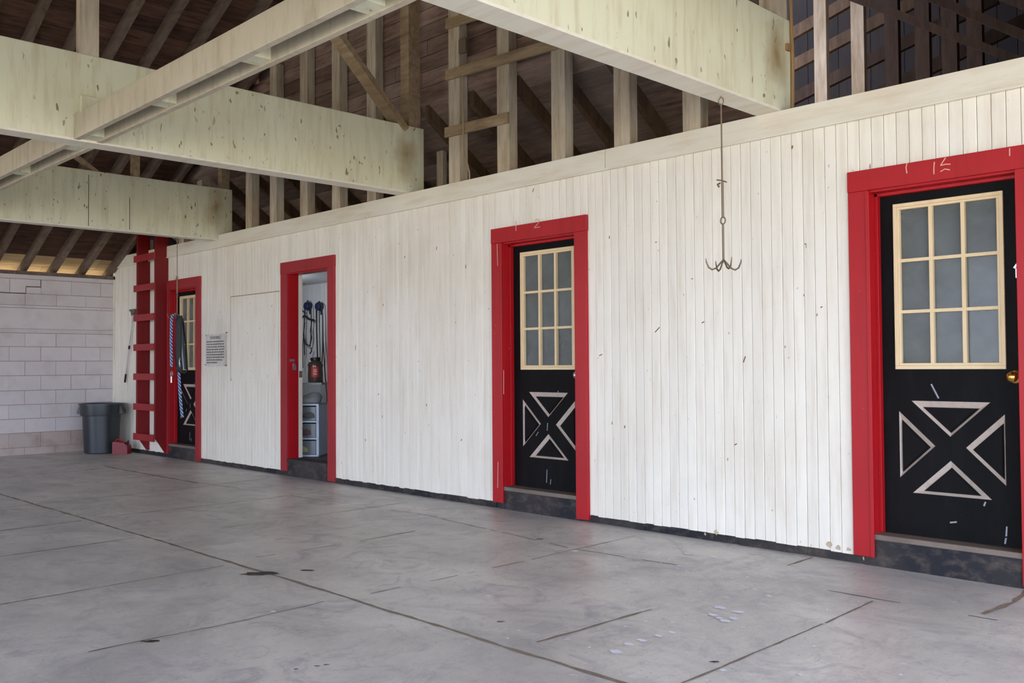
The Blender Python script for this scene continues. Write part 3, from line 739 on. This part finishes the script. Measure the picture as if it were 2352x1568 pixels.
# lower roof falling away behind the studs
LZ = lambda y: 3.49-.70*(y-.13)
mb = MB(); y = .13
while y < 1.75:
    c = -13.1; 
    while c < -3.06-.75*(y-.13):
        xe = -3.05-.75*(y-.13); d = min(c+rnd.uniform(1.5, 3.2), xe)
        mb.prism([(c+.002, y, LZ(y)), (c+.002, y+.134, LZ(y+.134)), (c+.002, y+.134, LZ(y+.134)+.02), (c+.002, y, LZ(y)+.02)], (d-c-.004, 0, 0)); c = d
    y += .14
mb.prism([(-13.15,.13,3.52),(-13.15,1.8,LZ(1.8)+.03),(-4.3,1.8,LZ(1.8)+.03),(-3.05,.13,3.52)], (0,0,.02))
struct('ceiling_lean_to', mb, m_gable)
for i, x in enumerate((-12.2,-11.6,-11.0,-10.4,-9.75,-9.15,-8.55,-7.95,-7.35,-6.45,-5.85,-5.3,-4.85,-4.35)):
    mb = MB(); mb.prism([(x,.15,LZ(.15)-.13),(x,1.7,LZ(1.7)-.13),(x,1.7,LZ(1.7)),(x,.15,LZ(.15))], (.05,0,0))
    lab = 'low roof rafter, %s from left %s' % (ords[i % 9 if i < 9 else i-9] if (i if i < 9 else i-9) < 8 else 'ninth', 'behind the far studs' if i < 9 else 'behind studs near the nearest beam')
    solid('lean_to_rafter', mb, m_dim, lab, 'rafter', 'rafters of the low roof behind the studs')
mb = MB(); c0 = at(1003, 400, 1, .55); mb.box(c0.x, c0.x+.09, .55, .6, 2.33, LZ(.55)-.02)
solid('post', mb, m_stud, 'slim post behind the studs, just right of the middle beam end', 'post')
for i, (p, q) in enumerate((((1840,-126),(2460,125)),((1790,-70),(2460,185)),((1900,-165),(2460,55)))):
    a = at(*p, 1, 2.2+.5*i); b = at(*q, 1, 2.2+.5*i); mb = MB(); mb.bar(a, b, .04, .065)
    solid('loft_joist', mb, m_shadew, 'dark joist sloping down to the right in the top right corner, %s one' % ['middle','lowest','topmost'][i], 'joist', 'joists in the loft corner')
# dark loft on the right, its shade partly put into the wood colours
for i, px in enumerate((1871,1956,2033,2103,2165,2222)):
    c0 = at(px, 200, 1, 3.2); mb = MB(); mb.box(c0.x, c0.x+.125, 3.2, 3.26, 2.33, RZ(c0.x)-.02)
    solid('loft_stud', mb, m_stud if i < 2 else m_shadew, 'upright loft stud beyond the white wall at top right, %s from the left' % ords[i], 'stud', 'studs in the dark loft')
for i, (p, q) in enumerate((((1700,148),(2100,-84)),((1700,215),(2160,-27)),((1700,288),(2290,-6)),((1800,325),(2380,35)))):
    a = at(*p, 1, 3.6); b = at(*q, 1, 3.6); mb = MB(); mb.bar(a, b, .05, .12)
    solid('loft_timber', mb, m_dim if i < 2 else m_shadew, 'sloping timber rising behind the loft studs, %s from the top' % ords[i], 'timber', 'sloping timbers in the loft')
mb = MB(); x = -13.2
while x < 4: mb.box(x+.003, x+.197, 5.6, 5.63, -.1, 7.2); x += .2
mb.box(-13.2, 4, 5.63, 5.7, -.1, 7.2); mb.box(-13.3, -13.15, .15, 5.7, -.1, 3.6); mb.box(1.6, 1.7, .15, 5.7, -.1, RZ(1.65)+.1)  # unseen right end wall raised to the roof to block light
struct('wall_loft', mb, rough_wood('shade_dark_loft_boards', (34,25,20), (20,14,12), (12,12,1.4), (.6,1.15)))  # back boards coloured darker to carry the loft's shade
mb = MB(); mb.box(-13.2, -6.3, 2.0, 5.6, 3.55, 3.6); struct('ceiling_loft', mb, m_gable)
# unseen deck and boarding added at the right end to darken the loft
mb = MB(); x = -1.15
while x < 2.3: mb.box(x+.002, x+.178, -9.9, -.05, 2.95, 2.98); x += .18
struct('added_shade_deck', mb, m_sheath)
mb = MB(); z = 2.68
while z < RZ(-.3)-.02: mb.box(-1.35, min(1.6, -5.0+(6.29-z)/.47), .06, .085, z, z+.176); z += .18
struct('added_shade_boards', mb, m_gable)
mb = MB(); mb.box(-3.05, 1.6, .15, 5.6, 2.26, 2.34); mb.box(-13.2, -3.05, 2.05, 5.6, 2.2, 2.3)
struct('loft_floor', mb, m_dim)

# ------------------------------------------------------------------ red ladder
lad = thing('wall_ladder', 'dark red wooden ladder with wide side boards fixed to the wall beside the far door', 'ladder', (-11.72, -.09, .0)); o = Vector(lad.location)
for xr in (-11.98, -11.43):
    mb = MB(); mb.prism([(xr-.04,0,.06),(xr-.04,-.03,.06),(xr-.04,-.165,.26),(xr-.04,-.165,3.3),(xr-.04,0,3.3)], (.04,0,0))
    e = build('side_board', mb, m_redwall, lad, bevel=.003); e.location = -o
for py in (521, 590, 659, 728, 797, 865, 935, 1005):
    z = at(337, py, 1, -.18).z
    mb = MB(); mb.box(-12.05, -11.43, -.19, -.166, z-.042, z+.042); e = build('rung', mb, m_dusty, lad, bevel=.002); e.location = -o

# ------------------------------------------------------------------ hanging hooks
def tack_hook(px, ptop, ztop, zprong, xpl, label, scale=1.0):
    y = at(px, ptop, 0, xpl).y
    t = thing('hanging_hook', label, 'hook', (xpl, y, ztop), 0, 'hanging tack hooks')
    L = zprong-ztop
    mb = MB(); mb.tube([(.016*math.sin(a), 0, -.028+.022*math.cos(a)) for a in [k*2*math.pi/14 for k in range(14)]], .0035, 6, closed=True)
    mb.tube([(0,0,.01),(0,0,-.006)], .004, 6); build('screw_eye', mb, m_metal, t, smooth=True)
    m1 = L*.52; m2 = L*.74
    mb = MB(); mb.tube([(0,0,-.045),(.002,0,m1)], .0045, 6); mb.tube([(.002,0,m1),(.003,0,m2)], .007, 6)
    build('rod', mb, m_metal, t, smooth=True)
    mb = MB(); mb.tube([(-.035,0,m1+.012),(0,0,m1+.004),(.03,0,m1-.01)], .004, 6); mb.tube([(-.02,0,m1-.03),(-.03,0,m1-.015),(-.012,0,m1-.01)], .006, 6)
    build('wire_tie', mb, m_metal, t)
    mb = MB(); mb.tube([(.003+.016*math.sin(a), 0, m2-.02+.02*math.cos(a)) for a in [k*2*math.pi/14 for k in range(14)]], .004, 6, closed=True)
    build('ring', mb, m_metal, t, smooth=True)
    mb = MB(); mb.tube([(.003,0,m2-.04),(.004,0,L+.0)], .0055, 6); build('lower_rod', mb, m_metal, t)
    for k in range(4):
        a = math.radians(45+12+90*k); dx, dy = math.cos(a), math.sin(a); mb = MB()
        pr = [(0,.0),(.02,-.02),(.045,-.048),(.07,-.058),(.092,-.045),(.105,-.015),(.108,.005)]
        mb.tube([(.004+dx*r, dy*r, L+z) for r, z in pr], [.005]*5+[.004,.002], 6); build('prong', mb, m_metal, t, smooth=True)
    return t
tack_hook(1656, 230, 2.668, 1.73, -2.92, 'rusty four pronged hook hanging by a rod from the nearest beam')
tack_hook(407, 545, 2.608, 1.74, -10.1, 'four pronged hook hanging from the farthest beam, carrying ropes and halter')
# rope with blue and white twist
s = N('blue_white_rope'); wv = s.n('ShaderNodeTexWave'); wv.inputs['Scale'].default_value = 16; wv.bands_direction = 'DIAGONAL'
s.l(s.coord((1,1,1)), wv.inputs['Vector'])
m_rope = s.done(s.mix(s.ramp(wv.outputs['Fac'], .45, .55), lin((28,66,130)), lin((170,178,184))), .8, .2)
X2 = -10.08
def r2(px, py, x=X2): return at(px, py, 0, x)
lr = thing('lead_rope', 'blue and white twisted lead rope hanging from the far hook with a metal snap', 'rope', r2(403, 720)); o = Vector(lr.location)
mb = MB(); mb.tube([r2(402,722),(r2(396,724)),r2(394,735),r2(393,780),r2(394,842)], .017, 8)
e = build('rope_strand', mb, m_rope, lr, smooth=True); e.location = -o
mb = MB(); mb.tube([r2(412,730),r2(411,860),r2(413,900),r2(416,935),r2(419,958)], .017, 8); e = build('rope_tail', mb, m_rope, lr, smooth=True); e.location = -o
mb = MB(); c = r2(394, 858)
mb.tube([c+Vector((.02*math.sin(a), -.02*math.sin(a), .03*math.cos(a))) for a in [k*2*math.pi/12 for k in range(12)]], .006, 6, closed=True)
mb.tube([c+Vector((0,0,-.03)), c+Vector((0,0,-.10))], .009, 6); e = build('snap', mb, m_steel, lr); e.location = -o
ht = thing('halter', 'black halter and strap bundle hanging from the far hook in front of the door', 'halter', r2(410, 720, -10.05)); o = Vector(ht.location)
mb = MB()
for px, dx in ((407,-.04),(410,-.02),(413,0),(416,.02)): mb.tube([r2(px,725,-10.03+dx),r2(px-1,760,-10.02+dx),r2(px-2,815,-10.03+dx),r2(px+1,853,-10.04+dx)], .018, 6)
mb.tube([r2(416,726,-10.04),r2(421,740,-10.04),r2(427,790,-10.04),r2(430,850,-10.04),r2(423,856,-10.04),r2(408,852,-10.04)], .011, 6)
e = build('straps', mb, m_leather, ht, smooth=True); e.location = -o
mb = MB(); c = r2(413, 832, -9.99); mb.tube([c+Vector((.02*math.sin(a), -.015*math.sin(a), .05*math.cos(a))) for a in [k*2*math.pi/12 for k in range(12)]], .006, 6, closed=True)
e = build('buckle', mb, m_steel, ht); e.location = -o
mb = MB(); p = [r2(419,800,-10.05), r2(424,800,-10.05), r2(427,848,-10.05), r2(417,848,-10.05), r2(419,745,-10.05)]
mb.prism([p[4], p[1], p[2], p[3]], (.0,.004,0)); e = build('halter_padding', mb, plain('pale_blue_padding', (178,196,202), .7), ht); e.location = -o

# ------------------------------------------------------------------ notice
nx0, nx1, nz0, nz1 = -10.37, -9.88, 1.145, 1.52
nz = thing('notice', 'crinkled white printed notice on the wall right of the far door', 'notice', (-10.125, -.004, nz0)); o = Vector(nz.location)
mb = MB(); rnd = random.Random(12); G = 12
vs = []; fs = []
for j in range(G+1):
    for i in range(G+1):
        vs.append((nx0+(nx1-nx0)*i/G, -.012-rnd.uniform(0, .006), nz0+(nz1-nz0)*j/G))
for j in range(G):
    for i in range(G): q = j*(G+1)+i; fs.append((q, q+1, q+G+2, q+G+1))
mb.add(vs, fs); mb.box(nx0, nx1, -.008, -.003, nz0, nz1)
e = build('notice_sheet', mb, painted('aged_notice_sheet', (222,218,208), (190,176,150), .5, 4, (3,3,3), None, .25), nz); e.location = -o
m_ink = plain('faded_ink', (132,126,122), .8)
tc = bpy.data.curves.new('title', 'FONT'); tc.body = 'WARNING'; tc.size = .055; tc.align_x = 'CENTER'; tc.extrude = .0005
to = bpy.data.objects.new('title', tc); col.objects.link(to)
dg = bpy.context.evaluated_depsgraph_get(); me = bpy.data.meshes.new_from_object(to.evaluated_get(dg)); bpy.data.objects.remove(to)
me.materials.clear(); me.materials.append(m_ink)
tm = bpy.data.objects.new('notice_title', me); col.objects.link(tm); tm.parent = nz
tm.rotation_euler = (math.pi/2, 0, 0); tm.location = (0, -.0165, nz1-nz0-.06)
mb = MB(); z = nz1-.095
for row in range(9):
    x = nx0+.03; end = nx1-.03 if row < 7 else nx0+(.3 if row == 8 else .42)
    while x < end:
        wl_ = rnd.uniform(.02, .06); k = x
        while k < min(x+wl_, end): mb.box(k, k+.0055, -.0200, -.0190, z, z+.018*rnd.uniform(.75, 1)); k += .0085
        x += wl_+.012
    z -= .0305
e = build('notice_text', mb, m_ink, nz); e.location = -o
for x, z in ((nx0+.01,nz1-.01),(nx1+.01,nz1+.01),(nx0-.01,nz0+.02),(nx1,nz0+.01)):
    mb = MB(); mb.tube([(x,0,z),(x,-.022,z)], .006, 6); e = build('nail', mb, m_metal, nz); e.location = -o

# ------------------------------------------------------------------ broom, bin, fuel can
br = thing('long_brush', 'aluminium pole brush hanging head up on the white wall left of the ladder', 'brush', at(287, 876, 1, -.03)); o = Vector(br.location)
p0, p1 = at(287, 876, 1, -.03), at(307, 716, 1, -.03)
mb = MB(); mb.tube([p0, p1], .009, 8); e = build('pole', mb, m_alu, br, smooth=True); e.location = -o
d = p1-p0; 
for u0, u1 in ((-.01,.11),(.47,.52)): mb = MB(); mb.tube([p0+d*u0, p0+d*u1], .0135, 8); e = build('grip', mb, m_blackpl, br, smooth=True); e.location = -o
mb = MB(); mb.box(p1.x-.09, p1.x+.10, -.055, -.003, p1.z+.01, p1.z+.035); mb.prism([(p1.x-.03,-.05,p1.z-.05),(p1.x+.07,-.05,p1.z-.01),(p1.x+.10,-.05,p1.z+.01),(p1.x-.06,-.05,p1.z+.01)], (0,.04,0))
e = build('brush_head', mb, plain('grey_brush', (105,98,88), .8), br); e.location = -o

tb = thing('trash_can', 'large grey round plastic trash can in the corner by the block wall', 'trash can', (-12.74, -.33, 0))
s = N('grey_can_plastic'); m_can = s.done(s.mix(s.ramp(s.noise(s.coord((3,3,.5)), 2, 4), .3, .7), lin((34,40,42)), lin((48,54,58))), .38, .5)
mb = MB(); mb.lathe([(.20,.0),(.215,.012),(.228,.30),(.238,.50),(.262,.505),(.268,.55),(.272,.64),(.285,.642),(.285,.66),(.262,.66),(.258,.64),(.232,.50),(.205,.03)], n=40)
build('can_body', mb, m_can, tb, smooth=True)
for sgn in (-1, 1):
    mb = MB(); c = RGT.copy(); c.z = 0; c.normalize(); dpt = Vector((-c.y, c.x, 0))
    base = c*sgn
    poly = [base*.26+Vector((0,0,.63)), base*.275+Vector((0,0,.63)), base*.305+Vector((0,0,.55)), base*.30+Vector((0,0,.52)), base*.25+Vector((0,0,.52))]
    mb.prism([p-dpt*.06 for p in poly], dpt*.12); build('can_handle', mb, m_can, tb)

gp = at(273, 1043, 2, 0); crz = math.atan2(RGT.y, RGT.x)
gc = thing('fuel_can', 'small red plastic fuel can on the floor in front of the trash can', 'fuel can', (-12.36, -.21, 0), crz-.1)
mb = MB(); w2, d2 = .105, .055
out_ = [(-w2,0),(w2,0),(w2,.105),(.06,.145),(.06,.15),(-.085,.165),(-w2,.15)]
mb.prism([(x, -d2, z) for x, z in out_], (0, 2*d2, 0)); build('can_body', mb, plain('red_fuel_plastic', (120,14,22), .45), gc, bevel=.01)
mb = MB(); mb.tube([(-.085,0,.15),(-.08,0,.182),(-.05,0,.19),(.0,0,.182),(.045,0,.145)], .011, 8); build('can_handle', mb, plain('red_handle_plastic', (150,18,26), .4), gc, smooth=True)
mb = MB(); mb.tube([(.07,0,.12),(.078,0,.15)], .02, 10); mb.tube([(.078,0,.15),(.095,0,.172)], .013, 8); build('spout_cap', mb, m_blackpl, gc, smooth=True)
mb = MB(); mb.box(-w2-.002, -w2+.012, -d2+.015, d2-.015, .02, .09); build('can_sticker', mb, plain('pale_sticker', (190,150,140), .6), gc)
